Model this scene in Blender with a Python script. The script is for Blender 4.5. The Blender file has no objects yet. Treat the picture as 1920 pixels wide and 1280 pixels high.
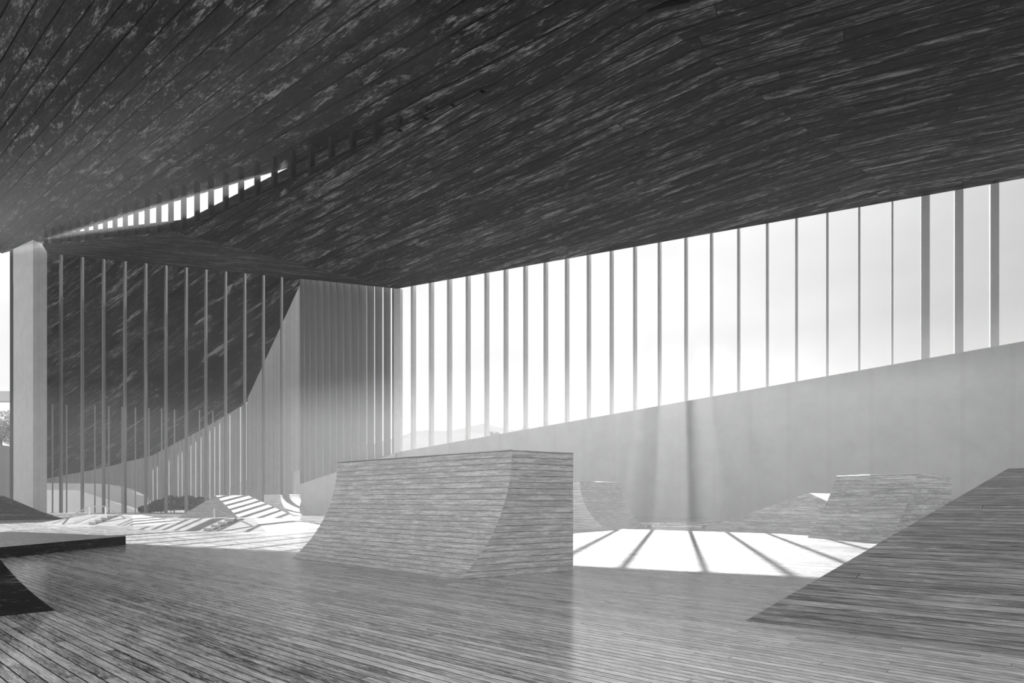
import bpy, bmesh, math, random
from mathutils import Vector, Matrix
import numpy as np

# ------------------------------------------------------------------ camera, sky, sun, exposure
random.seed(7)
S = bpy.context.scene
COL = S.collection
H = 1.6                       # eye height in metres; plan coordinates below are in eye heights
F = 1280.0                    # focal length in pixels of the 1920 px frame
CX, HY = 960.0, 935.0         # principal column and horizon row

cam_d = bpy.data.cameras.new('camera')
cam_d.sensor_width = 36.0
cam_d.lens = 24.0
cam_d.shift_y = (HY - 640.0) / 1920.0
cam_d.clip_end = 5000
cam = bpy.data.objects.new('camera', cam_d)
cam.location = (0, 0, H)
cam.rotation_euler = (math.pi / 2, 0, 0)
COL.objects.link(cam)
S.camera = cam

SUN_E = 21.0
SKY = 1.1
SKY_FILL = 2.7
HAZE = 0.0025         # low-lying dust
HAZE_LEFT = 0.0011    # clearer air on the left
HAZE_HIGH = 0.0001    # thinner air above it
HAZE_TOP = 5.2
HAZE_SLIT = 0.010    # air lit through the roof slit
w = bpy.data.worlds.new('sky')
S.world = w
w.use_nodes = True
wn = w.node_tree
wn.nodes.clear()
w_out = wn.nodes.new('ShaderNodeOutputWorld')
w_bg = wn.nodes.new('ShaderNodeBackground')
w_tc = wn.nodes.new('ShaderNodeTexCoord')
w_map = wn.nodes.new('ShaderNodeMapping')
w_map.inputs['Scale'].default_value = (2.0, 2.0, 5.0)
w_no = wn.nodes.new('ShaderNodeTexNoise')
w_no.inputs['Scale'].default_value = 1.3
w_no.inputs['Detail'].default_value = 5
w_rm = wn.nodes.new('ShaderNodeMapRange')
w_rm.inputs[1].default_value = 0.35
w_rm.inputs[2].default_value = 0.65
w_rm.inputs[3].default_value = 0.86
w_rm.inputs[4].default_value = 1.0
wn.links.new(w_tc.outputs['Generated'], w_map.inputs[0])
wn.links.new(w_map.outputs[0], w_no.inputs['Vector'])
wn.links.new(w_no.outputs['Fac'], w_rm.inputs[0])
w_sep = wn.nodes.new('ShaderNodeSeparateXYZ')
w_gr = wn.nodes.new('ShaderNodeMapRange')          # unseen sky behind the viewer, brightened as added fill for the foreground
w_gr.inputs[1].default_value = 0.3
w_gr.inputs[2].default_value = -0.7
w_gr.inputs[3].default_value = SKY
w_gr.inputs[4].default_value = SKY_FILL
wn.links.new(w_tc.outputs['Generated'], w_sep.inputs[0])
wn.links.new(w_sep.outputs[1], w_gr.inputs[0])
wn.links.new(w_rm.outputs[0], w_bg.inputs['Color'])
w_rt = wn.nodes.new('ShaderNodeMapRange')          # and it dims to the right of the sun
w_rt.inputs[1].default_value = 0.25
w_rt.inputs[2].default_value = 0.70
w_rt.inputs[3].default_value = 1.0
w_rt.inputs[4].default_value = 0.55
w_mu = wn.nodes.new('ShaderNodeMath')
w_mu.operation = 'MULTIPLY'
wn.links.new(w_sep.outputs[0], w_rt.inputs[0])
wn.links.new(w_gr.outputs[0], w_mu.inputs[0])
wn.links.new(w_rt.outputs[0], w_mu.inputs[1])
wn.links.new(w_mu.outputs[0], w_bg.inputs['Strength'])
wn.links.new(w_bg.outputs[0], w_out.inputs['Surface'])

SUN_AZ = math.atan((1270 - CX) / F)
SUN_EL = math.atan(0.588)
sun_d = bpy.data.lights.new('sun', 'SUN')
sun_d.energy = SUN_E
sun_d.angle = math.radians(0.45)
sun = bpy.data.objects.new('sun', sun_d)
tosun = Vector((math.sin(SUN_AZ) * math.cos(SUN_EL), math.cos(SUN_AZ) * math.cos(SUN_EL), math.sin(SUN_EL)))
sun.rotation_euler = tosun.to_track_quat('Z', 'Y').to_euler()
sun.location = (10, 40, 60)
COL.objects.link(sun)

S.view_settings.view_transform = 'Standard'
S.view_settings.look = 'None'
S.view_settings.exposure = 0.0
S.view_settings.gamma = 1.0
S.view_settings.use_curve_mapping = False
S.cycles.use_denoising = True
S.cycles.max_bounces = 8
S.cycles.diffuse_bounces = 5
S.cycles.glossy_bounces = 3
S.cycles.volume_bounces = 1
S.cycles.transparent_max_bounces = 8
S.cycles.sample_clamp_indirect = 4.0
S.cycles.caustics_reflective = False
S.cycles.caustics_refractive = False

# ------------------------------------------------------------------ geometry helpers
V = Vector


def ray(x, y):
    return V(((x - CX) / F, 1.0, (HY - y) / F))


def at(x, y, Y):
    """point seen at pixel x, y, Y eye heights away"""
    return V((0, 0, H)) + ray(x, y) * (Y * H)


def fl(x, y, z=0.0):
    """point at pixel x, y lying on the level z (eye heights)"""
    Y = F * (1 - z) / (y - HY)
    return at(x, y, Y)


def pl(x, y, z=0.0):
    """plan coordinates in eye heights"""
    return V((x * H, y * H, z * H))


def on_plane(x, y, p0, n):
    r = ray(x, y)
    o = V((0, 0, H))
    t = (p0 - o).dot(n) / r.dot(n)
    return o + r * t


class MB:
    """collects polygons with plank UVs (u along the boards, v across, metres)"""

    def __init__(self):
        self.v, self.f, self.uv = [], [], []

    def poly(self, pts, udir=None, uvf=None):
        pts = [V(p) for p in pts]
        n = V((0, 0, 0))
        for i in range(len(pts)):
            a, b = pts[i], pts[(i + 1) % len(pts)]
            n += a.cross(b)
        n = n.normalized() if n.length > 1e-9 else V((0, 0, 1))
        if uvf is None:
            if udir is None:
                udir = V((1, 0, 0)) if abs(n.x) < 0.9 else V((0, 1, 0))
            u = V(udir) - n * n.dot(V(udir))
            u = u.normalized() if u.length > 1e-6 else n.orthogonal().normalized()
            vv = n.cross(u)
            uvs = [(p.dot(u), p.dot(vv)) for p in pts]
        elif callable(uvf):
            uvs = [uvf(p) for p in pts]
        else:
            uvs = list(uvf)
        i0 = len(self.v)
        self.v += pts
        self.f.append(list(range(i0, i0 + len(pts))))
        self.uv.append(uvs)
        return self

    def prism(self, base, top, udir=None, cap_udir=None, bottom=True, topcap=True):
        n = len(base)
        if topcap:
            self.poly(top, cap_udir or udir)
        if bottom:
            self.poly(list(reversed(base)), cap_udir or udir)
        for i in range(n):
            j = (i + 1) % n
            self.poly([base[i], base[j], top[j], top[i]], udir)
        return self

    def box(self, c, a, b, d, udir=None):
        """box centred at c with half-axis vectors a, b, d"""
        c, a, b, d = V(c), V(a), V(b), V(d)
        base = [c - a - b - d, c + a - b - d, c + a + b - d, c - a + b - d]
        top = [p + d * 2 for p in base]
        return self.prism(base, top, udir)

    def tube(self, pts, r, n=10):
        pts = [V(p) for p in pts]
        rings = []
        for i, p in enumerate(pts):
            t = (pts[min(i + 1, len(pts) - 1)] - pts[max(i - 1, 0)]).normalized()
            a = t.cross(V((0, 0, 1)))
            if a.length < 1e-3:
                a = V((1, 0, 0))
            a.normalize()
            b = t.cross(a)
            rings.append([p + (a * math.cos(2 * math.pi * k / n) + b * math.sin(2 * math.pi * k / n)) * r for k in range(n)])
        for i in range(len(rings) - 1):
            for k in range(n):
                self.poly([rings[i][k], rings[i][(k + 1) % n], rings[i + 1][(k + 1) % n], rings[i + 1][k]], (0, 0, 1))
        self.poly(rings[0][::-1])
        self.poly(rings[-1])
        return self

    def build(self, name, mat, parent=None, smooth=False, loc=None, merge=True):
        me = bpy.data.meshes.new(name)
        o0 = V(loc) if loc is not None else V((0, 0, 0))
        me.from_pydata([tuple(p - o0) for p in self.v], [], self.f)
        uvl = me.uv_layers.new(name='UVMap')
        k = 0
        for uvs in self.uv:
            for q in uvs:
                uvl.data[k].uv = q
                k += 1
        if merge:
            bm = bmesh.new()
            bm.from_mesh(me)
            bmesh.ops.remove_doubles(bm, verts=bm.verts, dist=1e-4)
            bmesh.ops.recalc_face_normals(bm, faces=bm.faces)
            bm.to_mesh(me)
            bm.free()
        if smooth:
            for p in me.polygons:
                p.use_smooth = True
        me.materials.append(mat)
        o = bpy.data.objects.new(name, me)
        COL.objects.link(o)
        if loc is not None:
            o.location = o0
        if parent is not None:
            if loc is None:
                o.location = -V(parent.location)
            else:
                o.location = o0 - V(parent.location)
            o.parent = parent
        return o


def empty(name, loc, label=None, cat=None, group=None, kind=None):
    o = bpy.data.objects.new(name, None)
    o.empty_display_size = 0.3
    o.location = loc
    COL.objects.link(o)
    return tag(o, label, cat, group, kind)


def tag(o, label=None, cat=None, group=None, kind=None):
    if label:
        o['label'] = label
    if cat:
        o['category'] = cat
    if group:
        o['group'] = group
    if kind:
        o['kind'] = kind
    return o


# ------------------------------------------------------------------ materials
def ramp(nt, stops):
    r = nt.nodes.new('ShaderNodeValToRGB')
    e = r.color_ramp.elements
    while len(e) < len(stops):
        e.new(0.5)
    for k, (p, c) in enumerate(stops):
        e[k].position = p
        e[k].color = (c, c, c, 1)
    return r


def mth(nt, op, a, b=None, c=None):
    n = nt.nodes.new('ShaderNodeMath')
    n.operation = op
    for i, x in enumerate((a, b, c)):
        if x is None:
            continue
        if isinstance(x, (int, float)):
            n.inputs[i].default_value = x
        else:
            nt.links.new(x, n.inputs[i])
    return n.outputs[0]


def wood(name, wd, lo, mid, hi, rough=0.5, gap=0.05, var=0.35, patch=0.55, joint=9.0, spec=0.5, fine=1.0, ior=1.5):
    """weathered boards: wd = board width in metres, lo/mid/hi = the greys of stained, plain and bleached wood"""
    m = bpy.data.materials.new(name)
    m.use_nodes = True
    nt = m.node_tree
    L = nt.links.new
    bs = nt.nodes['Principled BSDF']
    uv = nt.nodes.new('ShaderNodeUVMap')
    sp = nt.nodes.new('ShaderNodeSeparateXYZ')
    L(uv.outputs[0], sp.inputs[0])
    u, v = sp.outputs[0], sp.outputs[1]
    vb = mth(nt, 'DIVIDE', v, wd)
    idx = mth(nt, 'FLOOR', vb)
    fr = mth(nt, 'FRACT', vb)
    wn1 = nt.nodes.new('ShaderNodeTexWhiteNoise')
    wn1.noise_dimensions = '1D'
    L(idx, wn1.inputs['W'])
    r1 = wn1.outputs['Value']
    ub = mth(nt, 'DIVIDE', u, wd)
    uo = mth(nt, 'ADD', ub, mth(nt, 'MULTIPLY', r1, 631.0))
    seg = mth(nt, 'DIVIDE', uo, joint * 3.3)
    segi = mth(nt, 'FLOOR', seg)
    segf = mth(nt, 'FRACT', seg)
    wn2 = nt.nodes.new('ShaderNodeTexWhiteNoise')
    wn2.noise_dimensions = '2D'
    cb = nt.nodes.new('ShaderNodeCombineXYZ')
    L(idx, cb.inputs[0])
    L(segi, cb.inputs[1])
    L(cb.outputs[0], wn2.inputs['Vector'])
    r2 = wn2.outputs['Value']

    def noise(su, sv, det, rg=0.6, dist=0.0):
        c = nt.nodes.new('ShaderNodeCombineXYZ')
        L(mth(nt, 'MULTIPLY', uo, su), c.inputs[0])
        L(mth(nt, 'MULTIPLY', vb, sv), c.inputs[1])
        L(mth(nt, 'MULTIPLY', r2, 37.0), c.inputs[2])
        n = nt.nodes.new('ShaderNodeTexNoise')
        n.inputs['Scale'].default_value = 1.0
        n.inputs['Detail'].default_value = det
        n.inputs['Roughness'].default_value = rg
        n.inputs['Distortion'].default_value = dist
        L(c.outputs[0], n.inputs['Vector'])
        return n.outputs['Fac']

    streak = noise(0.22 * fine, 3.2 * fine, 6, 0.65)
    grain = noise(0.9 * fine, 16.0 * fine, 3, 0.6)
    blot = noise(0.16, 0.9, 6, 0.72, 0.3)
    bleach = noise(0.25, 1.6, 8, 0.78, 0.4)
    base = mth(nt, 'ADD', mth(nt, 'MULTIPLY', streak, 0.55), mth(nt, 'MULTIPLY', blot, 0.45))
    base = mth(nt, 'ADD', base, mth(nt, 'MULTIPLY', mth(nt, 'SUBTRACT', grain, 0.5), 0.45))
    base = mth(nt, 'ADD', base, mth(nt, 'MULTIPLY', mth(nt, 'SUBTRACT', r2, 0.5), var))
    cr = ramp(nt, [(0.36, lo), (0.48, mid * 0.8), (0.58, mid * 1.3), (0.74, hi)])
    L(base, cr.inputs[0])
    bl = nt.nodes.new('ShaderNodeMapRange')
    bl.inputs[1].default_value = patch
    bl.inputs[2].default_value = patch + 0.09
    L(mth(nt, 'ADD', bleach, mth(nt, 'MULTIPLY', mth(nt, 'SUBTRACT', grain, 0.5), 0.35)), bl.inputs[0])
    mx = nt.nodes.new('ShaderNodeMix')
    mx.data_type = 'RGBA'
    L(mth(nt, 'MULTIPLY', bl.outputs[0], 0.75), mx.inputs['Factor'])
    L(cr.outputs[0], mx.inputs['A'])
    mx.inputs['B'].default_value = (hi, hi, hi, 1)
    # open joints between the boards and at their ends
    e1 = mth(nt, 'MINIMUM', fr, mth(nt, 'SUBTRACT', 1.0, fr))
    g1 = mth(nt, 'LESS_THAN', e1, gap * 0.5)
    g2 = mth(nt, 'LESS_THAN', segf, 0.03 / joint * 0.4)
    g = mth(nt, 'MAXIMUM', g1, g2)
    mx2 = nt.nodes.new('ShaderNodeMix')
    mx2.data_type = 'RGBA'
    L(g, mx2.inputs['Factor'])
    L(mx.outputs['Result'], mx2.inputs['A'])
    mx2.inputs['B'].default_value = (0.0012, 0.0012, 0.0012, 1)
    L(mx2.outputs['Result'], bs.inputs['Base Color'])
    bs.inputs['IOR'].default_value = ior
    rr = nt.nodes.new('ShaderNodeMapRange')
    rr.inputs[3].default_value = rough * 0.9
    rr.inputs[4].default_value = rough * 1.2
    L(streak, rr.inputs[0])
    L(rr.outputs[0], bs.inputs['Roughness'])
    L(mth(nt, 'MULTIPLY', mth(nt, 'SUBTRACT', 1.0, g), spec), bs.inputs['Specular IOR Level'])
    return m


def plain(name, g, rough=0.6, nscale=3.0, amp=0.12, metal=0.0, stripes=None, spec=0.5, stretch=(1, 1, 1)):
    """mottled grey material; stripes = (width in metres, strength) adds vertical board lines along the UV's v"""
    m = bpy.data.materials.new(name)
    m.use_nodes = True
    nt = m.node_tree
    L = nt.links.new
    bs = nt.nodes['Principled BSDF']
    tc = nt.nodes.new('ShaderNodeTexCoord')
    mp = nt.nodes.new('ShaderNodeMapping')
    mp.inputs['Scale'].default_value = stretch
    L(tc.outputs['Object'], mp.inputs[0])
    n = nt.nodes.new('ShaderNodeTexNoise')
    n.inputs['Scale'].default_value = nscale
    n.inputs['Detail'].default_value = 6
    n.inputs['Roughness'].default_value = 0.65
    L(mp.outputs[0], n.inputs['Vector'])
    r = ramp(nt, [(0.3, g * (1 - amp)), (0.7, g * (1 + amp))])
    L(n.outputs['Fac'], r.inputs[0])
    out = r.outputs[0]
    if stripes:
        uv = nt.nodes.new('ShaderNodeUVMap')
        sp = nt.nodes.new('ShaderNodeSeparateXYZ')
        L(uv.outputs[0], sp.inputs[0])
        q = mth(nt, 'DIVIDE', sp.outputs[1], stripes[0])
        wnn = nt.nodes.new('ShaderNodeTexWhiteNoise')
        wnn.noise_dimensions = '1D'
        L(mth(nt, 'FLOOR', q), wnn.inputs['W'])
        edge = mth(nt, 'LESS_THAN', mth(nt, 'FRACT', q), 0.12)
        k = mth(nt, 'SUBTRACT', 1.0, mth(nt, 'MULTIPLY', mth(nt, 'ADD', mth(nt, 'MULTIPLY', edge, 0.9), mth(nt, 'MULTIPLY', wnn.outputs['Value'], 0.6)), stripes[1]))
        mm = nt.nodes.new('ShaderNodeMix')
        mm.data_type = 'RGBA'
        mm.blend_type = 'MULTIPLY'
        mm.inputs['Factor'].default_value = 1.0
        L(out, mm.inputs['A'])
        L(k, mm.inputs['B'])
        out = mm.outputs['Result']
    L(out, bs.inputs['Base Color'])
    bs.inputs['Roughness'].default_value = rough
    bs.inputs['Metallic'].default_value = metal
    bs.inputs['Specular IOR Level'].default_value = spec
    return m


M_FLOOR = wood('weathered_floor_boards', 0.12, 0.06, 0.45, 0.85, rough=0.16, gap=0.10, var=0.14, patch=0.56, spec=0.6, ior=1.6)
M_RAMP = wood('weathered_ramp_boards', 0.13, 0.27, 0.37, 0.50, rough=0.5, gap=0.06, var=0.04, patch=0.57, joint=50)
M_BANK = wood('weathered_bank_boards', 0.20, 0.08, 0.23, 0.50, rough=0.42, gap=0.05, var=0.08, patch=0.56, joint=40)
M_SHADED = wood('shade_black_boards', 0.20, 0.002, 0.008, 0.26, rough=0.8, spec=0.08, gap=0.05, var=0.10, patch=0.58, joint=18)  # shade put into the colour of these pieces; pale patches are peeled wood
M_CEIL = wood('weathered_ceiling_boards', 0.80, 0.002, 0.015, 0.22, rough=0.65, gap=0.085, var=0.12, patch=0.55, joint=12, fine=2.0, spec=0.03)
M_WING = wood('weathered_wing_boards', 1.25, 0.001, 0.010, 0.13, rough=0.8, gap=0.04, var=0.10, patch=0.56, joint=12, fine=1.6, spec=0.02)
M_SILL = plain('cast_concrete', 0.22, 0.7, 0.7, 0.10, stripes=(2.4, 0.05))
M_MULL = plain('grey_painted_steel', 0.11, 0.5, 2.0, 0.06)
M_BOARD = plain('pale_vertical_boarding', 0.12, 0.7, 1.0, 0.10, stripes=(0.55, 0.30))
M_COLUMN = plain('board_marked_concrete', 0.30, 0.75, 1.0, 0.10, stripes=(0.22, 0.18))
M_FIN = plain('pale_window_fin', 0.36, 0.6, 2.0, 0.06)
M_POST = plain('dark_grey_steel', 0.055, 0.5, 2.0, 0.06)
M_DARK = plain('dark_steel', 0.005, 0.6, 2.0, 0.1, spec=0.1)
M_SLOT = plain('slit_shade_black', 0.001, 0.9, 2.0, 0.1, spec=0.0)
M_RAIL = plain('worn_steel_rail', 0.35, 0.35, 8.0, 0.1, metal=0.8)
M_ROOF = plain('pale_roof_membrane', 0.60, 0.8, 0.5, 0.05)
M_GROUND = plain('pale_paved_ground', 0.50, 0.9, 0.05, 0.10)
M_HILL = plain('bleached_hillside', 0.13, 1.0, 0.004, 0.10, spec=0.0)
M_PALE = plain('pale_concrete', 0.55, 0.7, 0.6, 0.06)
M_MIDCON = plain('grey_concrete', 0.30, 0.7, 0.6, 0.08)
M_LEAF_D = plain('dark_leaf', 0.006, 0.9, 5.0, 0.4, spec=0.05)
M_LEAF_L = plain('silvery_leaf', 0.14, 0.7, 5.0, 0.3)
M_LEAF_P = plain('pale_leaf', 0.40, 0.7, 5.0, 0.3)
M_BARK = plain('bark', 0.12, 0.8, 6.0, 0.3)

# ------------------------------------------------------------------ the shell of the hall (plan in eye heights)
HC = 12.46                                    # ceiling level
D = V((-0.8864, 0.4630, 0))                   # along the long window, away from the camera
NW = V((0.4630, 0.8864, 0))                   # outward normal of the long window
W0 = pl(0.2531 * 30, 30)                      # a point of the long window
K = on_plane(745, 541, W0, NW)                # far corner of the long window at the ceiling
K.z = HC * H
WR = W0 - D * (16.5 * H)                      # right end of the long window wall
T = fl(930, 155, HC)                          # where the roof slit starts
E1 = fl(335, 437, HC)                         # bend of the ceiling beside the slit
sl = (E1 - T)
SL = V((sl.x, sl.y, 0)).normalized()          # along the slit
SN = V((-SL.y, SL.x, 0))
if SN.y < 0:
    SN = -SN                                  # from the slit towards the main ceiling


def on_slit(x, y):
    return on_plane(x, y, T, SN)


E2 = on_slit(80, 460)                         # far end of the slit
nL = (E1 - K).cross(E2 - K).normalized()      # plane of the tilted end panel of the ceiling
BL = on_plane(90, 475, K, nL)                 # far left end of the back wall head
PC = V((-0.728, 0.685, 0))                    # board direction, floor and main ceiling
PCN = V((0.685, 0.728, 0))
F1 = fl(1660, 350, HC)
f0 = fl(1260, 60, HC)
FD = (F1 - f0).normalized()                   # fold in the boards on the right
# the fold meets the head of the long window
den = FD.dot(NW)
F1 = f0 + FD * ((W0 - f0).dot(NW) / den)
F1.z = HC * H
# upper ceiling: plane through T, rising along the slit and along its boards
pu = V(((-420 - CX) / F, 1, 0)).normalized()
pu_s = ((935 - 790) / F) / V(((-420 - CX) / F, 1, 0)).length
OVH = SN * (0.6 * H)
q2 = on_plane(150, 423, T + OVH, SN)
q1 = T + OVH
us = (q2.z - T.z) / V((q2.x - q1.x, q2.y - q1.y, 0)).length
A2 = np.array([[SL.x, SL.y], [pu.x, pu.y]])
GR = np.linalg.solve(A2, np.array([us, pu_s]))


def up(x, y):
    return V((x, y, T.z + GR[0] * (x - T.x) + GR[1] * (y - T.y)))


seam = V((-GR[1], GR[0], 0)).normalized()
if seam.y > 0:
    seam = -seam                              # along the seam of the two ceilings, towards the camera
# seam meets the fold line
a_ = np.array([[seam.x, -FD.x], [seam.y, -FD.y]])
st = np.linalg.solve(a_, np.array([f0.x - T.x, f0.y - T.y]))
G = T + seam * st[0]
SB = T + seam * ((T.y + 5 * H) / -seam.y)     # seam behind the camera


def uv_c(p):
    return (p.dot(PC), (p - T).dot(PCN))


def uv_fold(pdir, fold_a, fold_b):
    """boards along pdir that meet the main ceiling's boards along the fold"""
    n = V((-pdir.y, pdir.x, 0))
    f = V((fold_b.x - fold_a.x, fold_b.y - fold_a.y, 0)).normalized()
    k = PCN.dot(f) / n.dot(f)
    off = (fold_a - T).dot(PCN)
    k = max(-1.6, min(1.6, k))

    def g(p):
        q = V((p.x - fold_a.x, p.y - fold_a.y, 0))
        return (q.dot(pdir), off + q.dot(n) * k)
    return g


# floor
fb = MB()
fp = [pl(-46, -6), pl(26, -6), V((WR.x, WR.y, 0)), V((K.x, K.y, 0)), V((BL.x, BL.y, 0)), pl(-46, 40)]
fb.poly(fp, PC)
floor = fb.build('floor', M_FLOOR)
tag(floor, 'weathered grey board floor of the skate hall', 'floor', kind='structure')

# main ceiling with its folded ends
cb_ = MB()
WRc = V((WR.x, WR.y, HC * H))
cb_.poly([E1, K, F1, G, T], uvf=uv_c)
gR = uv_fold(D, G, F1)
cb_.poly([G, F1, WRc, pl(26, -5, HC), V((SB.x, SB.y, HC * H))], uvf=gR)
gL = uv_fold(V((BL.x - K.x, BL.y - K.y, 0)).normalized(), E1, K)
cb_.poly([E2, BL, K, E1], uvf=gL)
edge_up = V((0, 0, 0.10 * H))
for a, b in ((T, E1), (E1, E2)):
    cb_.poly([a, b, b + edge_up, a + edge_up], SL)
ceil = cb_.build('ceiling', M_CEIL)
tag(ceil, 'dark weathered board ceiling sloping over the long window', 'ceiling', kind='structure')

# black plate on the ceiling, painting the darkness inside a second slit's tip
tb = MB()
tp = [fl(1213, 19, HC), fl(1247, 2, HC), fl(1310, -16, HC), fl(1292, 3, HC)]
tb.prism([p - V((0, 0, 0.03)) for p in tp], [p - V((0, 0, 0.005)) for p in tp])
tag(tb.build('trim_2', M_SLOT), 'black plate for the dark inside of a second ceiling slit', 'trim', kind='structure')

# roof deck above it
TH = 0.10 * H
rb = MB()
up_v = V((0, 0, TH))
ins = SN * 0.02


def slab(mb, pts):
    mb.prism([p + V((0, 0, 0.01)) for p in pts], [p + up_v for p in pts])


ov = NW * (0.02 * H)
sb_in = SN * (0.45 * H)
E1i = E1 + (K - E1) * (0.45 * H / (K - E1).dot(SN))
E2i = E2 + (BL - E2) * min(0.9, 0.45 * H / max(1e-3, (BL - E2).dot(SN)))
slab(rb, [E1i, K + ov, F1 + ov, G, T + sb_in])
slab(rb, [G, F1 + ov, WRc + ov, pl(26, -5, HC), V((SB.x, SB.y, HC * H))])
slab(rb, [E2i, BL, K, E1i])
roof = rb.build('roof', M_ROOF)
tag(roof, 'pale roof deck above the board ceiling', 'roof', kind='structure')

# upper ceiling
s_end = 42 * H
ue = T + SL * s_end + OVH
ut = T + OVH
ub_ = MB()
ut = T + SL * (4 * H) + OVH
up_pts = [V((T.x, T.y, T.z)), up(ut.x, ut.y), up(ue.x, ue.y), up(-52 * H, 36 * H), up(-52 * H, -5 * H), up(SB.x, SB.y), up(G.x, G.y)]
ub_.poly(up_pts, uvf=uv_c)
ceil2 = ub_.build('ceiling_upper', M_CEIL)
tag(ceil2, 'dark board ceiling rising above the roof slit', 'ceiling', kind='structure')
rb = MB()
rb.prism([p + V((0, 0, 0.012)) for p in up_pts], [p + up_v * 2 for p in up_pts])
tag(rb.build('roof_upper', M_ROOF), 'pale roof deck over the raised ceiling', 'roof', kind='structure')

# long window: solid concrete wall below a sloping sill, with slender fins up to the ceiling
zs = lambda x, y: on_plane(x, y, W0, NW)
s1, s2 = zs(750, 846.5), zs(1920, 639.5)
sdir = (s2 - s1)
s_left = s1 + sdir * ((K - s1).dot(D) / sdir.dot(D))
s_right = s1 + sdir * ((WR - s1).dot(D) / sdir.dot(D))
s_right.z = min(s_right.z, HC * H)
wb = MB()
th = NW * (0.04 * H)
base = [V((s_left.x, s_left.y, 0)), V((s_right.x, s_right.y, 0)), s_right, s_left]
wb.prism(base, [p + th for p in base], (0, 0, 1))
tag(wb.build('wall_right', M_SILL), 'concrete wall under the long window with a rising sill', 'wall', kind='structure')
wb = MB()
e_ = WR
base = [V((e_.x, e_.y, 0)), V((26 * H, -6 * H, 0)), V((26 * H, -6 * H, HC * H)), V((e_.x, e_.y, HC * H))]
wb.prism(base, [p + V((0.4, 0.2, 0)) for p in base], (0, 0, 1))
tag(wb.build('wall_near', M_SILL), 'concrete wall beyond the end of the long window', 'wall', kind='structure')

win = empty('window_1', (W0.x, W0.y, 0), 'long window of slender fins under the sloping ceiling', 'window', kind='structure')


def fin(px, wpx, depth, mat, name, parent, p0, n, along, zt, zb, out=True):
    """upright bar whose left edge is seen at column px on the plane p0, n"""
    q = on_plane(px, 700, p0, n)
    q2 = on_plane(px + wpx, 700, p0, n)
    a = V((q2.x - q.x, q2.y - q.y, 0))
    ztop, zbot = zt(q), zb(q)
    base = [V((q.x, q.y, zbot)), V((q2.x, q2.y, zbot)), V((q2.x, q2.y, zbot)) + n * depth, V((q.x, q.y, zbot)) + n * depth]
    top = [V((p.x, p.y, ztop)) for p in base]
    mb = MB()
    mb.prism(base, top, (0, 0, 1))
    return mb.build(name, mat, parent)


def sill_z(q):
    t = (q - s1).dot(D) / sdir.dot(D)
    return s1.z + sdir.z * t - 0.02


MX = [770, 804, 838, 873, 908, 944, 981, 1019, 1059, 1100, 1143, 1187, 1233, 1283, 1331, 1382, 1436, 1491, 1549, 1609, 1671]
for px in MX:
    fin(px, 4.2, 0.30 * H, M_FIN, 'mullion', win, W0, NW, D, lambda q: HC * H + 0.3, sill_z)
for px in (1727, 1790, 1857):
    fin(px, 16.5, 0.25 * H, M_FIN, 'column', win, W0, NW, D, lambda q: HC * H, sill_z)
# corner post
fin(737, 13, 0.25 * H, M_FIN, 'corner_post', win, W0, NW, D, lambda q: HC * H, lambda q: 0.0)

# outside continuation of the concrete wall past the corner
wb = MB()
ex = D * (8 * H)
e0 = s_left + D * 0.05
sl2 = e0 + ex
sl2.z = s_left.z + (sdir.z / sdir.dot(D)) * 8 * H
th2 = NW * (0.35 * H)
base = [V((e0.x, e0.y, 0)), V((sl2.x, sl2.y, 0)), sl2, e0]
wb.prism([p + th2 for p in base], [p + th2 * 2 for p in base], (0, 0, 1))
tag(wb.build('wall_outside', M_SILL), 'concrete garden wall running on outside the corner', 'wall', kind='structure')

# back wall: tall posts on the left, close-set deep fins next to the corner
BW = (V((BL.x - K.x, BL.y - K.y, 0))).normalized()
NB = V((BW.y, -BW.x, 0))
if NB.y < 0:
    NB = -NB
back = empty('window_2', (K.x + BW.x * 8 * H, K.y + BW.y * 8 * H, 0), 'tall end window with slender posts from floor to ceiling', 'window', kind='structure')
Kb = V((K.x, K.y, 0))


def head_z(q):
    t = (V((q.x, q.y, 0)) - Kb).dot(BW) / (V((BL.x, BL.y, 0)) - Kb).dot(BW)
    return K.z + (BL.z - K.z) * t


for px in (111, 151, 191, 231, 270, 308, 346, 383, 420, 456, 491, 525):
    fin(px, 2.8, 0.16 * H, M_POST, 'post', back, Kb, NB, BW, head_z, lambda q: 0.0)

lv = empty('window_3', (K.x + BW.x * 2 * H, K.y + BW.y * 2 * H, 0), 'closely set deep fins between the end window and the corner', 'window', kind='structure')
LX = [562, 571, 581, 593, 605.5, 618, 630.5, 644, 658, 672, 688, 703, 719, 735]
VP2 = V(((1629 - CX) / F, 1, 0)).normalized()


def lv_bottom(px):
    return on_plane(px, 910 - (px - 560) * 0.335 if px < 640 else 883 - (px - 640) * 0.21, Kb, NB).z


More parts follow.
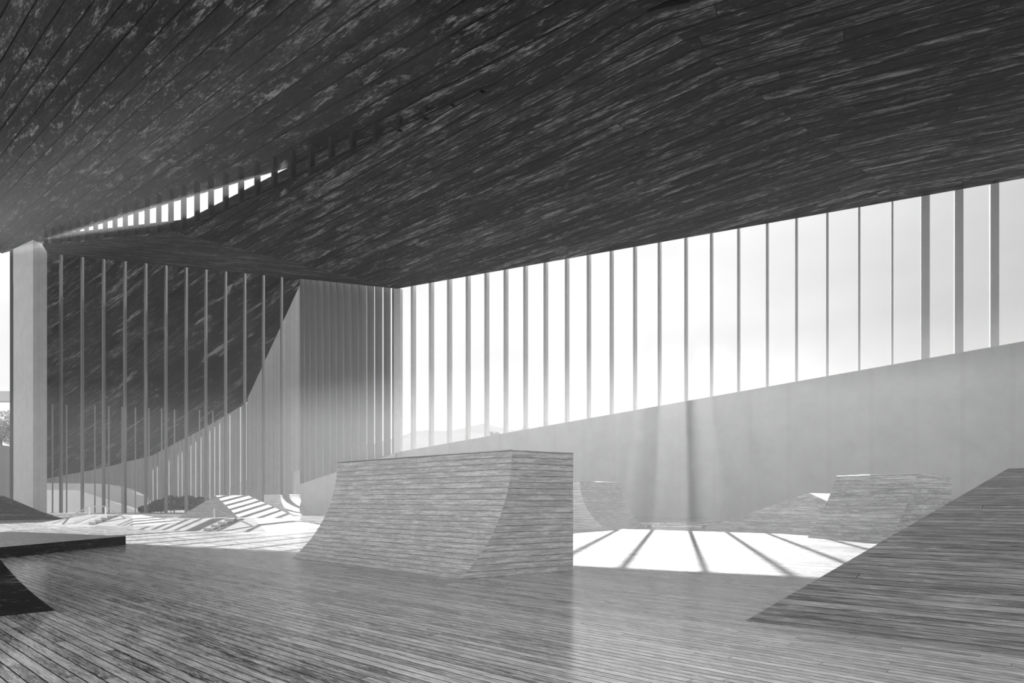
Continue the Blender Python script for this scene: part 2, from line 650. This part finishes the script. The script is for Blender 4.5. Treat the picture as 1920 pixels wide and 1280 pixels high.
for i, px in enumerate(LX):
    nxt = LX[i + 1] if i + 1 < len(LX) else 751
    gap_px = max(0.0, (px - 640) / 22.0)
    q = on_plane(px, 700, Kb, NB)
    # deep board running outwards; its far edge is seen just short of the next board
    tgt = nxt - gap_px
    r = ray(tgt, 700)
    r = V((r.x, r.y, 0))
    o2 = V((0, 0, 0))
    a_ = np.array([[VP2.x, -r.x], [VP2.y, -r.y]])
    sol = np.linalg.solve(a_, np.array([-q.x, -q.y]))
    dep = min(max(sol[0], 0.2), 1.4)
    tk = V((0.035 * H, 0, 0))
    zb = 0.05
    zt = head_z(q) + 0.7 * H
    b0 = V((q.x, q.y, zb))
    base = [b0, b0 + tk, b0 + tk + VP2 * dep, b0 + VP2 * dep]
    mb = MB()
    mb.prism(base, [V((p.x, p.y, zt)) for p in base], (0, 0, 1))
    mb.build('louvre_fin', M_MULL, lv)
# low concrete apron at the foot of the fins
wb = MB()
pa = [on_plane(560, 910, Kb, NB), on_plane(640, 883, Kb, NB), on_plane(745, 850, Kb, NB)]
base = [V((pa[0].x, pa[0].y, 0)), V((pa[2].x, pa[2].y, 0)), pa[2], pa[1], pa[0]]
base = [p - NB * (0.10 * H) for p in base]
wb.prism(base, [p - NB * (0.15 * H) for p in base], (0, 0, 1))
tag(wb.build('wall_back', M_SILL), 'low concrete wall with a sloping top under the close-set fins', 'wall', kind='structure')

# clerestory in the roof slit: posts and an upstand board
cl = empty('window_4', (E1.x, E1.y, E1.z), 'clerestory of dark posts in the roof slit', 'window', kind='structure')


def c_edge_z(s):
    s1_ = (E1 - T).length
    if s <= s1_:
        return T.z
    s2_ = V((E2.x - T.x, E2.y - T.y, 0)).length
    return T.z + (E2.z - T.z) * (s - s1_) / (s2_ - s1_)


s_all = V((E2.x - T.x, E2.y - T.y, 0)).length
s = 0.56 * H
while s < s_all - 0.2:
    c = T + SL * s
    zc = c_edge_z(s)
    ztop = up(c.x, c.y).z
    hw = SL * (0.07 * H)
    dp = SN * (0.09 * H)
    b0 = V((c.x, c.y, zc)) + dp
    base = [b0 - hw - dp, b0 + hw - dp, b0 + hw + dp, b0 - hw + dp]
    mb = MB()
    mb.prism(base, [V((p.x, p.y, up(p.x, p.y).z)) for p in base], (0, 0, 1))
    mb.build('post', M_DARK, cl)
    s += 1.115 * H
wb = MB()
prev = None
N = 40
for i in range(N):
    sa, sb = s_all * i / N, s_all * (i + 1) / N
    quad_lo, quad_hi = [], []
    for ss in (sa, sb):
        c = T + SL * ss + SN * (0.40 * H)
        zc = c_edge_z(ss)
        frac = ss / (E1 - T).length
        hh = (0.92 - 0.18 * min(frac, 1.0)) * H if ss > 7.8 * H else 1.2 * H
        zt = min(zc + hh, up(c.x, c.y).z - 0.01)
        quad_lo.append(V((c.x, c.y, zc)))
        quad_hi.append(V((c.x, c.y, max(zt, zc + 0.02))))
    wb.poly([quad_lo[0], quad_lo[1], quad_hi[1], quad_hi[0]], SL)
    d2 = SN * (0.08 * H)
    wb.poly([quad_lo[0] + d2, quad_lo[1] + d2, quad_hi[1] + d2, quad_hi[0] + d2], SL)
    wb.poly([quad_hi[0], quad_hi[1], quad_hi[1] + d2, quad_hi[0] + d2], SL)
tag(wb.build('trim_1', M_WING), 'dark board upstand behind the posts of the roof slit', 'trim', kind='structure')

# big board-marked column at the far end of the slit
cb2 = MB()
c1, c2 = on_plane(25, 700, T + OVH - SN * 0.1, SN), on_plane(62, 700, T + OVH - SN * 0.4, SN)
c3 = at(88, 700, c2.y / H + 0.35)
c4 = c1 + (c3 - c2)
colb = [V((p.x, p.y, 0)) for p in (c1, c2, c3, c4)]
ctop = [V((p.x, p.y, up(p.x, p.y).z + 0.05)) for p in colb]
cb2.prism(colb, ctop, (0, 0, 1))
tag(cb2.build('concrete_column', M_COLUMN), 'broad pale board-marked column beside the end window', 'column', kind='structure')
cb2 = MB()
d1, d2_ = on_plane(18.5, 700, T + OVH - SN * 0.1, SN), on_plane(24.5, 700, T + OVH - SN * 0.1, SN)
base = [V((d1.x, d1.y, 0)), V((d2_.x, d2_.y, 0)), V((d2_.x, d2_.y + 0.3, 0)), V((d1.x, d1.y + 0.3, 0))]
cb2.prism(base, [V((p.x, p.y, up(p.x, p.y).z + 0.05)) for p in base], (0, 0, 1))
tag(cb2.build('steel_column', M_DARK), 'thin dark steel column left of the broad pale column', 'column', kind='structure')

# ------------------------------------------------------------------ stage along the far walls
SH = 0.17
lift = V((0, 0, SH * H))
lip = [(345, 981), (490, 983), (605, 985), (1213, 988), (1315, 988.6), (1420, 985)]
lp = [fl(x, y) for x, y in lip]
kk = V((K.x, K.y, 0))
bk = [W0 - D * (1.0 * H) - NW * 0.06, kk - NW * 0.3 - NB * 0.48, kk + BW * (8.6 * H) - NB * 0.48]
outl = lp + [V((b.x, b.y, 0)) for b in bk]
sb_ = MB()
sb_.prism(outl, [p + lift for p in outl], (1, 0, 0), cap_udir=PC)
tag(sb_.build('low_stage', M_FLOOR), 'wide low board stage under the close-set fins and the long window', 'stage')
bl0 = V((BL.x, BL.y, 0))
pa_, pb_ = kk + BW * (8.65 * H) - NB * 0.2, bl0 - BW * (1.6 * H) - NB * 0.2
outl = [pb_ - NB * (2.2 * H), pa_ - NB * (2.2 * H), pa_, pb_]
sb_ = MB()
sb_.prism(outl, [p + lift for p in outl], (1, 0, 0), cap_udir=PC)
tag(sb_.build('low_ledge', M_FLOOR), 'low board ledge at the foot of the slender end posts', 'ledge')


# ------------------------------------------------------------------ skate ramps
def quarter_pipe(foot, sdir_, evec, Th, run, deck, z0, name, label, group=None, b0=None, coping=True, mat=None):
    """curved ramp: foot = near bottom corner of the curve, sdir_ = horizontal run direction, evec = along the foot"""
    sdir_ = V((sdir_[0], sdir_[1], 0)).normalized()
    e = V((evec[0], evec[1], 0)) * H
    p0 = pl(foot[0], foot[1], z0)
    # arc from slope b0 at the toe to slope b1 at the lip, both on the chord of the given rise and run
    ch = math.atan2(Th, run)
    b0 = 2 * ch - math.pi / 2 if b0 is None else math.radians(b0)
    b1 = 2 * ch - b0
    R = math.hypot(run, Th) / (2 * math.sin((b1 - b0) / 2))
    NS = 28
    prof = []
    for i in range(NS + 1):
        t = b0 + (b1 - b0) * i / NS
        prof.append((R * (math.sin(t) - math.sin(b0)), R * (math.cos(b0) - math.cos(t))))
    prof[0] = (0.0, 0.0)
    P = lambda r, z, k: p0 + sdir_ * (r * H) + V((0, 0, z * H)) + e * k
    root = empty(name, p0, label, 'ramp', group)
    mb = MB()
    arc = 0.0
    ed = e.normalized()
    for i in range(NS):
        (r0, z0_), (r1, z1) = prof[i], prof[i + 1]
        dl = math.hypot(r1 - r0, z1 - z0_) * H
        pts = [P(r0, z0_, 0), P(r0, z0_, 1), P(r1, z1, 1), P(r1, z1, 0)]
        uvs = [(pts[0].dot(ed), arc), (pts[1].dot(ed), arc), (pts[2].dot(ed), arc + dl), (pts[3].dot(ed), arc + dl)]
        mb.poly(pts, uvf=uvs)
        arc += dl
    mb.build('riding_surface', mat or M_RAMP, root, smooth=True)
    end = run + deck
    for k in (0, 1):
        mb = MB()
        # side panel as quads under the curve, plus the part under the deck
        poly = [P(r, z, k) for r, z in prof] + [P(end, Th, k), P(end, 0, k)]
        mb.poly(poly, sdir_)
        off = e.normalized() * (0.02 * (1 if k == 0 else -1))
        mb.poly([p + off for p in poly], sdir_)
        mb.build('side_panel', mat or M_RAMP, root)
    mb = MB()
    mb.poly([P(run, Th, 0), P(run, Th, 1), P(end, Th, 1), P(end, Th, 0)], e)
    mb.build('deck', mat or M_RAMP, root)
    mb = MB()
    mb.poly([P(end, 0, 0), P(end, 0, 1), P(end, Th, 1), P(end, Th, 0)], e)
    mb.build('back_panel', mat or M_RAMP, root)
    if coping:
        mb = MB()
        mb.tube([P(run, Th, 0.003), P(run, Th, 0.997)], 0.008 * H)
        mb.build('coping', M_RAIL, root, smooth=True)
    return root


def solid(name, parts, label, loc, group=None, cat='ramp', mat=None):
    root = empty(name, loc, label, cat, group)
    for pn, pts, ud in parts:
        mb = MB()
        mb.poly(pts, ud)
        mb.build(pn, mat or M_RAMP, root)
    return root


# central ramp
quarter_pipe((-0.649, 8.48), (0.832, 0.555), (-3.08, 3.12), 1.64, 0.78, 1.02, 0.0, 'quarter_pipe',
             'large board quarter pipe standing alone in the middle of the hall')
# behind it on the right, curve towards the right
quarter_pipe((3.10, 22.07), (-1, 0.10), (1.67, 2.08), 1.57, 0.90, 2.2, 0.0, 'quarter_pipe',
             'quarter pipe half hidden behind the large middle one, curve towards the right')
# right, behind the big bank
quarter_pipe((8.50, 15.45), (0.86, 0.51), (-0.93, 2.05), 1.60, 1.22, 1.5, 0.0, 'quarter_pipe',
             'quarter pipe behind the big sloping bank, in front of the window wall', b0=43, mat=M_BANK)
# dark one at the left edge in the foreground
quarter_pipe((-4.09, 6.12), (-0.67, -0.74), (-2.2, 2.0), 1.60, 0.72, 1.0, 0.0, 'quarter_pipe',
             'dark quarter pipe in the near corner, only its curved toe in view', mat=M_SHADED)
# far one on the stage
quarter_pipe((-10.3, 33.0), (-1, 0.02), (0.15, 2.6), 1.04, 0.90, 0.8, SH, 'quarter_pipe',
             'small far quarter pipe on the stage beside the sunlit pyramid')

# big bank in the right foreground
bf = fl(1398, 1163)
fd = (fl(1920, 1226) - bf)
fd = V((fd.x, fd.y, 0)).normalized()
bt = fl(1890, 878, 1.4) if False else at(1890, 878, 0.4 * F / 57)
L_ = 7.5 * H
b_f2 = bf + fd * L_
b_t2 = bt + fd * L_
bd = V((bt.x - bf.x, bt.y - bf.y, 0))
nrm = V((-fd.y, fd.x, 0))
if nrm.y < 0:
    nrm = -nrm
b_d1 = bt + nrm * (1.6 * H)
b_d2 = b_t2 + nrm * (1.6 * H)
g0 = lambda p: V((p.x, p.y, 0))
solid('bank_ramp', [
    ('riding_surface', [bf, b_f2, b_t2, bt], fd),
    ('side_panel', [bf, bt, b_d1, g0(b_d1)], bd),
    ('side_panel', [b_f2, b_t2, b_d2, g0(b_d2)], bd),
    ('deck', [bt, b_t2, b_d2, b_d1], fd),
    ('back_panel', [b_d1, b_d2, g0(b_d2), g0(b_d1)], fd),
], 'big sloping board bank in the right foreground', bf, mat=M_BANK)


def pyramid(A, B, base, z0, label, mat=None):
    """hipped ramp: ridge A-B, base corners front left, front right, back right, back left"""
    fl_, fr_, br_, bl_ = base
    solid('pyramid_ramp', [
        ('front_face', [fl_, fr_, A], fr_ - fl_),
        ('side_face', [fr_, br_, B, A], br_ - fr_),
        ('back_face', [br_, bl_, B], br_ - bl_),
        ('side_face', [bl_, fl_, A, B], bl_ - fl_),
    ], label, fl_, mat=mat)


zS = SH
# wide one under the window wall: two ridges, the right slope cut off short behind the quarter pipe
A_, B_ = at(1517, 924, 19.9), at(1561, 925, 20.2)
FL_, BL_ = fl(1320, 989.5), pl(9.9, 22.6)
rdir = V((B_.x - A_.x, B_.y - A_.y, 0)).normalized()
sdn = V((rdir.y, -rdir.x, 0)) * H - V((0, 0, 0.35 * H))
A2_, B2_ = A_ + sdn, B_ + sdn
solid('pyramid_ramp', [
    ('front_face', [FL_, g0(A2_), A_], g0(A2_) - FL_),
    ('side_panel', [g0(A2_), A2_, A_], g0(A2_) - FL_),
    ('side_panel', [g0(A2_), g0(B2_), B2_, A2_], rdir),
    ('side_panel', [g0(B2_), BL_, B_, B2_], BL_ - g0(B2_)),
    ('side_face', [A_, A2_, B2_, B_], rdir),
    ('back_face', [FL_, BL_, B_, A_], BL_ - FL_),
], 'wide pyramid ramp under the window wall with a sunlit sliver at its top', FL_, mat=M_BANK)
pyramid(at(404, 928.5, 30.8), at(464, 928, 32.0),
        [fl(332, 971, zS), fl(449, 972, zS), fl(556, 969.8, zS), pl(-15.3, 33.6, zS)], zS,
        'pyramid ramp on the far stage with a sunlit striped side')
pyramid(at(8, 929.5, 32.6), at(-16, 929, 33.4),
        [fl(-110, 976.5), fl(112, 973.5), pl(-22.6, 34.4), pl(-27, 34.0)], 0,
        'dark pyramid ramp at the foot of the broad pale column', mat=M_SHADED)


def funbox(fx0, fy0, fx1, fy1, depth, inset, hz, label):
    """low box with four sloping sides and a small stair in its front"""
    a, b = fl(fx0, fy0), fl(fx1, fy1)
    ax = (b - a).normalized()
    ay = V((-ax.y, ax.x, 0))
    W = (b - a).length
    dp, i_, hz_ = depth * H, inset * H, hz * H
    P = lambda u, v, z: a + ax * u + ay * v + V((0, 0, z))
    lo = [P(0, 0, 0), P(W, 0, 0), P(W, dp, 0), P(0, dp, 0)]
    ix = i_ * 1.25
    hi_ = [P(ix, i_, hz_), P(W - ix, i_, hz_), P(W - ix, dp - i_, hz_), P(ix, dp - i_, hz_)]
    root = empty('funbox', a, label, 'ramp')
    for k in range(4):
        j = (k + 1) % 4
        mb = MB()
        mb.poly([lo[k], lo[j], hi_[j], hi_[k]], lo[j] - lo[k])
        mb.build('slope', M_RAMP, root)
    mb = MB()
    mb.poly(hi_, ax)
    mb.build('deck', M_RAMP, root)
    mb = MB()
    u0, u1 = W * 0.55, W * 0.62
    for k in range(4):
        v0 = i_ * 0.05 + i_ * 0.9 * k / 4
        z1 = hz_ * (k + 1) / 4
        q = [P(u0, v0, 0), P(u1, v0, 0), P(u1, i_ + 0.1, 0), P(u0, i_ + 0.1, 0)]
        mb.prism(q, [p + V((0, 0, z1 + 0.015)) for p in q], ax)
    mb.build('stair', M_MIDCON, root)
    return P, W, root


P1, W1, fb1 = funbox(66, 981.5, 250, 985, 2.8, 1.15, 0.34, 'low sunlit funbox with a handrail over it, in front of the end window')
P2, W2, fb2 = funbox(244, 992, 500, 997.5, 3.6, 1.3, 0.35, 'nearer low sunlit funbox with a sloping rail down its side')


def rail(pts, posts, label):
    root = empty('grind_rail', posts[0][1], label, 'rail')
    mb = MB()
    mb.tube(pts, 0.022 * H)
    mb.build('handrail', M_RAIL, root, smooth=True)
    for top, foot in posts:
        mb = MB()
        mb.box((V(top) + V(foot)) / 2, (0.02 * H, 0, 0), (0, 0.02 * H, 0), (0, 0, (top[2] - foot[2]) / 2))
        mb.build('post', M_RAIL, root)
    return root


def down(p, z):
    return V((p.x, p.y, z * H))


Yr = 27.6
ra, rb_, rc, rd = at(137, 965, Yr + 0.5), at(167.5, 949, Yr + 0.2), at(197.5, 949, Yr), at(248, 979, 26.6)
rail([ra, rb_, rc, rd, rd + (V((0.12, -0.02, -0.01)))], [(rb_, down(rb_, 0.34)), (rc, down(rc, 0.34)), (rd, down(rd, 0.0))],
     'bent steel handrail over the far low funbox')
Yr = 22.2
ra, rb_, rd = at(398, 952, Yr), at(402, 952, Yr), at(477, 988, 21.3)
rail([ra, rb_, rd, rd + V((0.12, -0.02, -0.01))], [(rb_, down(rb_, 0.35)), (rd, down(rd, 0.0))],
     'straight steel rail sloping down the nearer low funbox')

# low pad on the left
pz = 0.19
mb = MB()
pad = [pl(-8.43, 14.9), pl(-17.5, 19.6), pl(-17.5, 7.5), pl(-8.72, 8.0)]
pad_root = empty('manual_pad', pad[0], 'low flat board pad at the left edge of the floor', 'ramp')
pad_t = [p + V((0, 0, pz * H)) for p in pad]
mb.poly(pad_t, PC)
mb.build('deck', M_RAMP, pad_root)
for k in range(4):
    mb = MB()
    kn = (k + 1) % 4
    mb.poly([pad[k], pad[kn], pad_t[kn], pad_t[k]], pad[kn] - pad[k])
    mb.build('side_panel', M_SHADED, pad_root)

# ------------------------------------------------------------------ outside
mb = MB()
gz = -0.03
mb.poly([V((-900, -60, gz)), V((900, -60, gz)), V((900, 1500, gz)), V((-900, 1500, gz))])
tag(mb.build('ground', M_GROUND), 'pale paved ground outside the hall', 'ground', kind='structure')


def slab_px(name, pts, mat, thick, udir, label, cat, kind=None, ground=True):
    """upright solid whose front outline is seen at (x, y, distance)"""
    mb = MB()
    f_ = [at(*p) for p in pts]
    lo_ = min(p.z for p in f_)
    for p in f_:
        if ground and p.z < lo_ + 0.4:
            p.z = -0.03
    b_ = [p + V((0, thick * H, 0)) for p in f_]
    mb.prism(f_, b_, udir)
    o = mb.build(name, mat)
    return tag(o, label, cat, None, kind)


wing_dir = (at(560, 530, 60) - at(300, 800, 61)).normalized()
slab_px('neighbour_wing', [(40, 430, 56), (590, 470, 56), (568, 522, 56.8), (465, 745, 60.5), (372, 818, 61.6), (280, 866, 62.3), (232, 874, 62.4), (80, 908, 63), (20, 908, 63), (20, 600, 58)],
        M_WING, 0.8, (at(420, 500, 58) - at(90, 740, 61)), 'dark board-clad wing of the building beyond the end window', 'building')
slab_px('boundary_wall', [(463, 946, 55), (640, 946, 55), (640, 505, 55), (568, 505, 55), (567, 524, 55), (464, 747, 55)],
        M_BOARD, 0.5, (0, 0, 1), 'grey vertical-board wall with a diagonal edge, behind the end posts', 'wall')
stripes = [287, 295, 317, 334, 341.5, 358, 367, 377, 393.5, 402.5, 412, 431, 451, 461.5]
fence = empty('slat_fence', at(360, 950, 59), 'tall fence of grey boards with bright gaps beyond the end window', 'fence')


def ftop(x):
    xs = [(80, 906), (200, 884), (232, 874), (280, 864), (372, 816), (468, 760)]
    for (xa, ya_), (xb, yb) in zip(xs, xs[1:]):
        if x <= xb:
            return ya_ + (yb - ya_) * (x - xa) / (xb - xa)
    return 760


edges = [84, 116, 150, 182, 212, 242, 272] + stripes + [468]
for i in range(len(edges) - 1):
    a_, b_ = edges[i] + (0.9 if edges[i] in stripes else 0), edges[i + 1] - (0.9 if edges[i + 1] in stripes else 0)
    if b_ - a_ < 1:
        continue
    mb = MB()
    f_ = [g0(at(a_, 950, 59)), g0(at(b_, 950, 59)), at(b_, ftop(b_) - 8, 59), at(a_, ftop(a_) - 8, 59)]
    mb.prism(f_, [p + V((0, 0.3, 0)) for p in f_], (0, 0, 1))
    mb.build('board', M_BOARD, fence)
slab_px('garden_ramp', [(70, 960, 50), (265, 960, 50), (240, 951, 50), (136, 918, 50), (70, 918, 50)], M_PALE, 0.6, (1, 0, 0), 'pale concrete ramp outside, low behind the leftmost end posts', 'ramp')
arc = [(62, 957, 54), (279, 957, 54)] + [(279 - 110 * (1 - math.cos(t)), 957 - 51 * math.sin(t), 54) for t in [0.3, 0.6, 0.9, 1.2, 1.5]] + [(62, 905, 54)]
slab_px('garden_bowl', arc, M_MIDCON, 1.0, (1, 0, 0), 'grey rounded concrete bowl wall outside, behind the pale ramp', 'ramp')

scr = empty('pole_screen', at(230, 960, 46), 'row of slender low poles outside, between the tall end posts', 'fence')
for i, px in enumerate([97.5, 124, 177, 203, 228, 253, 278, 302, 326, 373, 398]):
    mb = MB()
    ty = 757 + 13 * i / 10
    p = at(px + 1, 960, 46)
    top_z = at(px, ty, 46).z
    mb.tube([V((p.x, p.y, 0)), V((p.x, p.y, top_z))], 0.045 * H, 8)
    mb.build('pole', M_MULL, scr)
mb = MB()
a_, b_ = at(95, 960, 46), at(400, 960, 46)
mb.box(V(((a_.x + b_.x) / 2, a_.y, 0.06)), ((b_.x - a_.x) / 2, 0, 0), (0, 0.1, 0), (0, 0, 0.06))
mb.build('base_rail', M_MULL, scr)

# left of the column: beam, corrugated wall
slab_px('canopy_beam', [(-60, 752, 44), (19, 752, 44), (19, 733, 44), (-60, 733, 44)], M_PALE, 0.5, (1, 0, 0), 'pale horizontal beam outside, left of the thin steel column', 'beam', 'structure', ground=False)
slab_px('corrugated_wall', [(-90, 960, 56), (30, 960, 56), (30, 838, 56), (0, 834, 56), (-90, 828, 56)], M_BOARD, 0.3, (0, 0, 1), 'pale corrugated wall outside, left of the thin steel column', 'wall', 'structure')


def leafy(mb, c, rx, ry, rz, n, size, rnd):
    for _ in range(n):
        while True:
            d = V((rnd.uniform(-1, 1), rnd.uniform(-1, 1), rnd.uniform(-1, 1)))
            if d.length <= 1:
                break
        d = d * (0.55 + 0.45 * d.length) / max(d.length, 0.2) * rnd.uniform(0.75, 1.05)
        p = c + V((d.x * rx, d.y * ry, d.z * rz))
        a = V((rnd.gauss(0, 1), rnd.gauss(0, 1), rnd.gauss(0, 1))).normalized()
        b = a.orthogonal().normalized()
        s_ = size * rnd.uniform(0.6, 1.4)
        mb.poly([p - a * s_, p + b * s_ * 0.45, p + a * s_, p - b * s_ * 0.45])


def tree(name, px, py, Y, rx, rz, n, size, mat, label, cat='tree', seed=1):
    rnd = random.Random(seed)
    c = at(px, py, Y)
    root = empty(name, V((c.x, c.y, 0)), label, cat)
    mb = MB()
    for k in range(9):
        a = rnd.uniform(0, 6.28)
        rr = rnd.uniform(0.2, 0.7)
        cc = c + V((math.cos(a) * rx * rr * H, math.sin(a) * rx * rr * H, rnd.uniform(-0.5, 0.5) * rz * H))
        leafy(mb, cc, rx * 0.55 * H, rx * 0.55 * H, rz * 0.5 * H, n // 9, size * H, rnd)
    mb.build('crown', mat, root, merge=False)
    mb = MB()
    mb.tube([V((c.x, c.y, -0.02)), V((c.x + 0.05, c.y, c.z * 0.5)), V((c.x, c.y, c.z))], 0.10 * H, 8)
    for k in range(4):
        a = k * 1.6 + 0.4
        mb.tube([V((c.x, c.y, c.z * 0.8)), c + V((math.cos(a) * rx * 0.5 * H, math.sin(a) * rx * 0.5 * H, rz * 0.2 * H))], 0.035 * H, 6)
    mb.build('trunk', M_BARK, root)
    return root


tree('tree', 928, 822, 62, 0.9, 0.8, 700, 0.10, M_LEAF_L, 'small pale tree whose crown just tops the sill, left one of two', seed=3)
tree('tree', 992, 812, 66, 0.9, 0.7, 600, 0.10, M_LEAF_L, 'small pale tree whose crown just tops the sill, right one of two', seed=4)
tree('tree', 1582, 719, 45, 0.9, 0.5, 500, 0.10, M_LEAF_L, 'leafy tree tip barely showing over the high part of the sill', seed=5)
tree('tree', 2, 800, 62, 1.6, 1.7, 3000, 0.12, M_LEAF_P, 'pale tree crown left of the thin steel column', seed=6)

rnd = random.Random(11)
bush = empty('shrub', g0(at(325, 958, 43)), 'dark leafy shrub outside behind the end posts', 'shrub')
mb = MB()
for (px, py, rx, rz) in [(275, 955, 0.5, 0.25), (298, 948, 0.6, 0.4), (322, 943, 0.7, 0.5), (350, 943, 0.7, 0.5), (376, 944, 0.6, 0.45), (392, 950, 0.5, 0.35)]:
    leafy(mb, at(px, py, 43), rx * H, 0.5 * H, rz * H, 800, 0.09 * H, rnd)
mb.build('foliage', M_LEAF_D, bush, merge=False)
for px in (290, 320, 350, 378):
    mb = MB()
    p = at(px, 950, 43)
    mb.tube([V((p.x, p.y, -0.02)), V((p.x + 0.05, p.y, p.z))], 0.03 * H, 6)
    mb.build('stem', M_BARK, bush)

# hills far away
mb = MB()
prof_h = [(560, 850), (640, 838), (700, 832), (750, 818), (775, 809), (800, 806), (840, 808), (870, 802), (905, 794), (935, 800), (960, 806), (985, 804), (1020, 810), (1100, 822), (1300, 840), (1700, 850), (2300, 860)]
for Yd, off in ((330, 0), (250, 14)):
    for (xa, ya_), (xb, yb) in zip(prof_h, prof_h[1:]):
        pa_, pb_ = at(xa - off * 2, ya_ + off, Yd), at(xb - off * 2, yb + off, Yd)
        fa, fb_ = V((pa_.x, pa_.y - 70 * H, -1)), V((pb_.x, pb_.y - 70 * H, -1))
        ba, bb = V((pa_.x, pa_.y + 70 * H, -1)), V((pb_.x, pb_.y + 70 * H, -1))
        mb.poly([fa, fb_, pb_, pa_])
        mb.poly([pa_, pb_, bb, ba])
tag(mb.build('hills', M_HILL, smooth=True), 'faint pale hills far beyond the long window', 'hills', kind='structure')

# ------------------------------------------------------------------ sunlit dust in the air of the hall


def air_material(name, dens):
    hz = bpy.data.materials.new(name + '_air')
    hz.use_nodes = True
    nt = hz.node_tree
    nt.nodes.clear()
    o_ = nt.nodes.new('ShaderNodeOutputMaterial')
    vs = nt.nodes.new('ShaderNodeVolumeScatter')
    vs.inputs['Color'].default_value = (1, 1, 1, 1)
    vs.inputs['Density'].default_value = dens
    vs.inputs['Anisotropy'].default_value = 0.5
    nt.links.new(vs.outputs[0], o_.inputs['Volume'])
    return hz


def air(name, dens, plan, z0, z1, label):
    hz = air_material(name, dens)
    mb = MB()
    b = [V((p.x, p.y, z0)) for p in plan]
    mb.prism(b, [V((p.x, p.y, z1)) for p in b])
    return tag(mb.build(name, hz), label, 'haze', kind='stuff')


hall = [pl(-46, -5), pl(25.5, -5), WR - NW * 0.05, K - NW * 0.05, BL, pl(-46, 39)]
ma = pl(-1.5, -5)                                   # the dust hangs thicker to the right of this line
mq = on_plane(575, 700, Kb, NB)
air('haze', HAZE, [ma, pl(25.5, -5), WR - NW * 0.05, K - NW * 0.05, mq], -0.02, HAZE_TOP * H, 'sunlit dusty haze lying low over the floor below the long window')
air('clear_haze', HAZE_LEFT, [pl(-46, -5), ma - V((0.01, 0, 0)), mq - V((0.01, 0, 0)), BL, pl(-46, 39)], -0.02, HAZE_TOP * H, 'thin low haze before the tall end window')
air('thin_haze', HAZE_HIGH, hall, HAZE_TOP * H + 0.002, 11.2 * H, 'thin dusty haze in the middle height of the hall')
# the slit's own air follows the rising ceiling edge below it
st_ = [0.0, (E1 - T).length, 37 * H]
lo_a, lo_b, hi_a, hi_b = [], [], [], []
for ss in st_:
    p = T + SL * ss
    z0 = c_edge_z(min(ss, s_all)) - 0.1 * H
    pa, pb = p + (OVH if ss > 0 else V((0, 0, 0))), p - SN * (4.5 * H)
    lo_a.append(V((pa.x, pa.y, z0)))
    lo_b.append(V((pb.x, pb.y, z0)))
    hi_a.append(V((pa.x, pa.y, 24 * H)))
    hi_b.append(V((pb.x, pb.y, 24 * H)))
mb = MB()
for k in (0, 1):
    mb.poly([lo_a[k], lo_a[k + 1], lo_b[k + 1], lo_b[k]])
    mb.poly([hi_a[k], hi_a[k + 1], hi_b[k + 1], hi_b[k]])
    mb.poly([lo_a[k], lo_a[k + 1], hi_a[k + 1], hi_a[k]])
    mb.poly([lo_b[k], lo_b[k + 1], hi_b[k + 1], hi_b[k]])
for k in (0, 2):
    mb.poly([lo_a[k], lo_b[k], hi_b[k], hi_a[k]])
tag(mb.build('glowing_haze', air_material('glowing', HAZE_SLIT)), 'bright haze below the raised ceiling beside the roof slit', 'haze', kind='stuff')
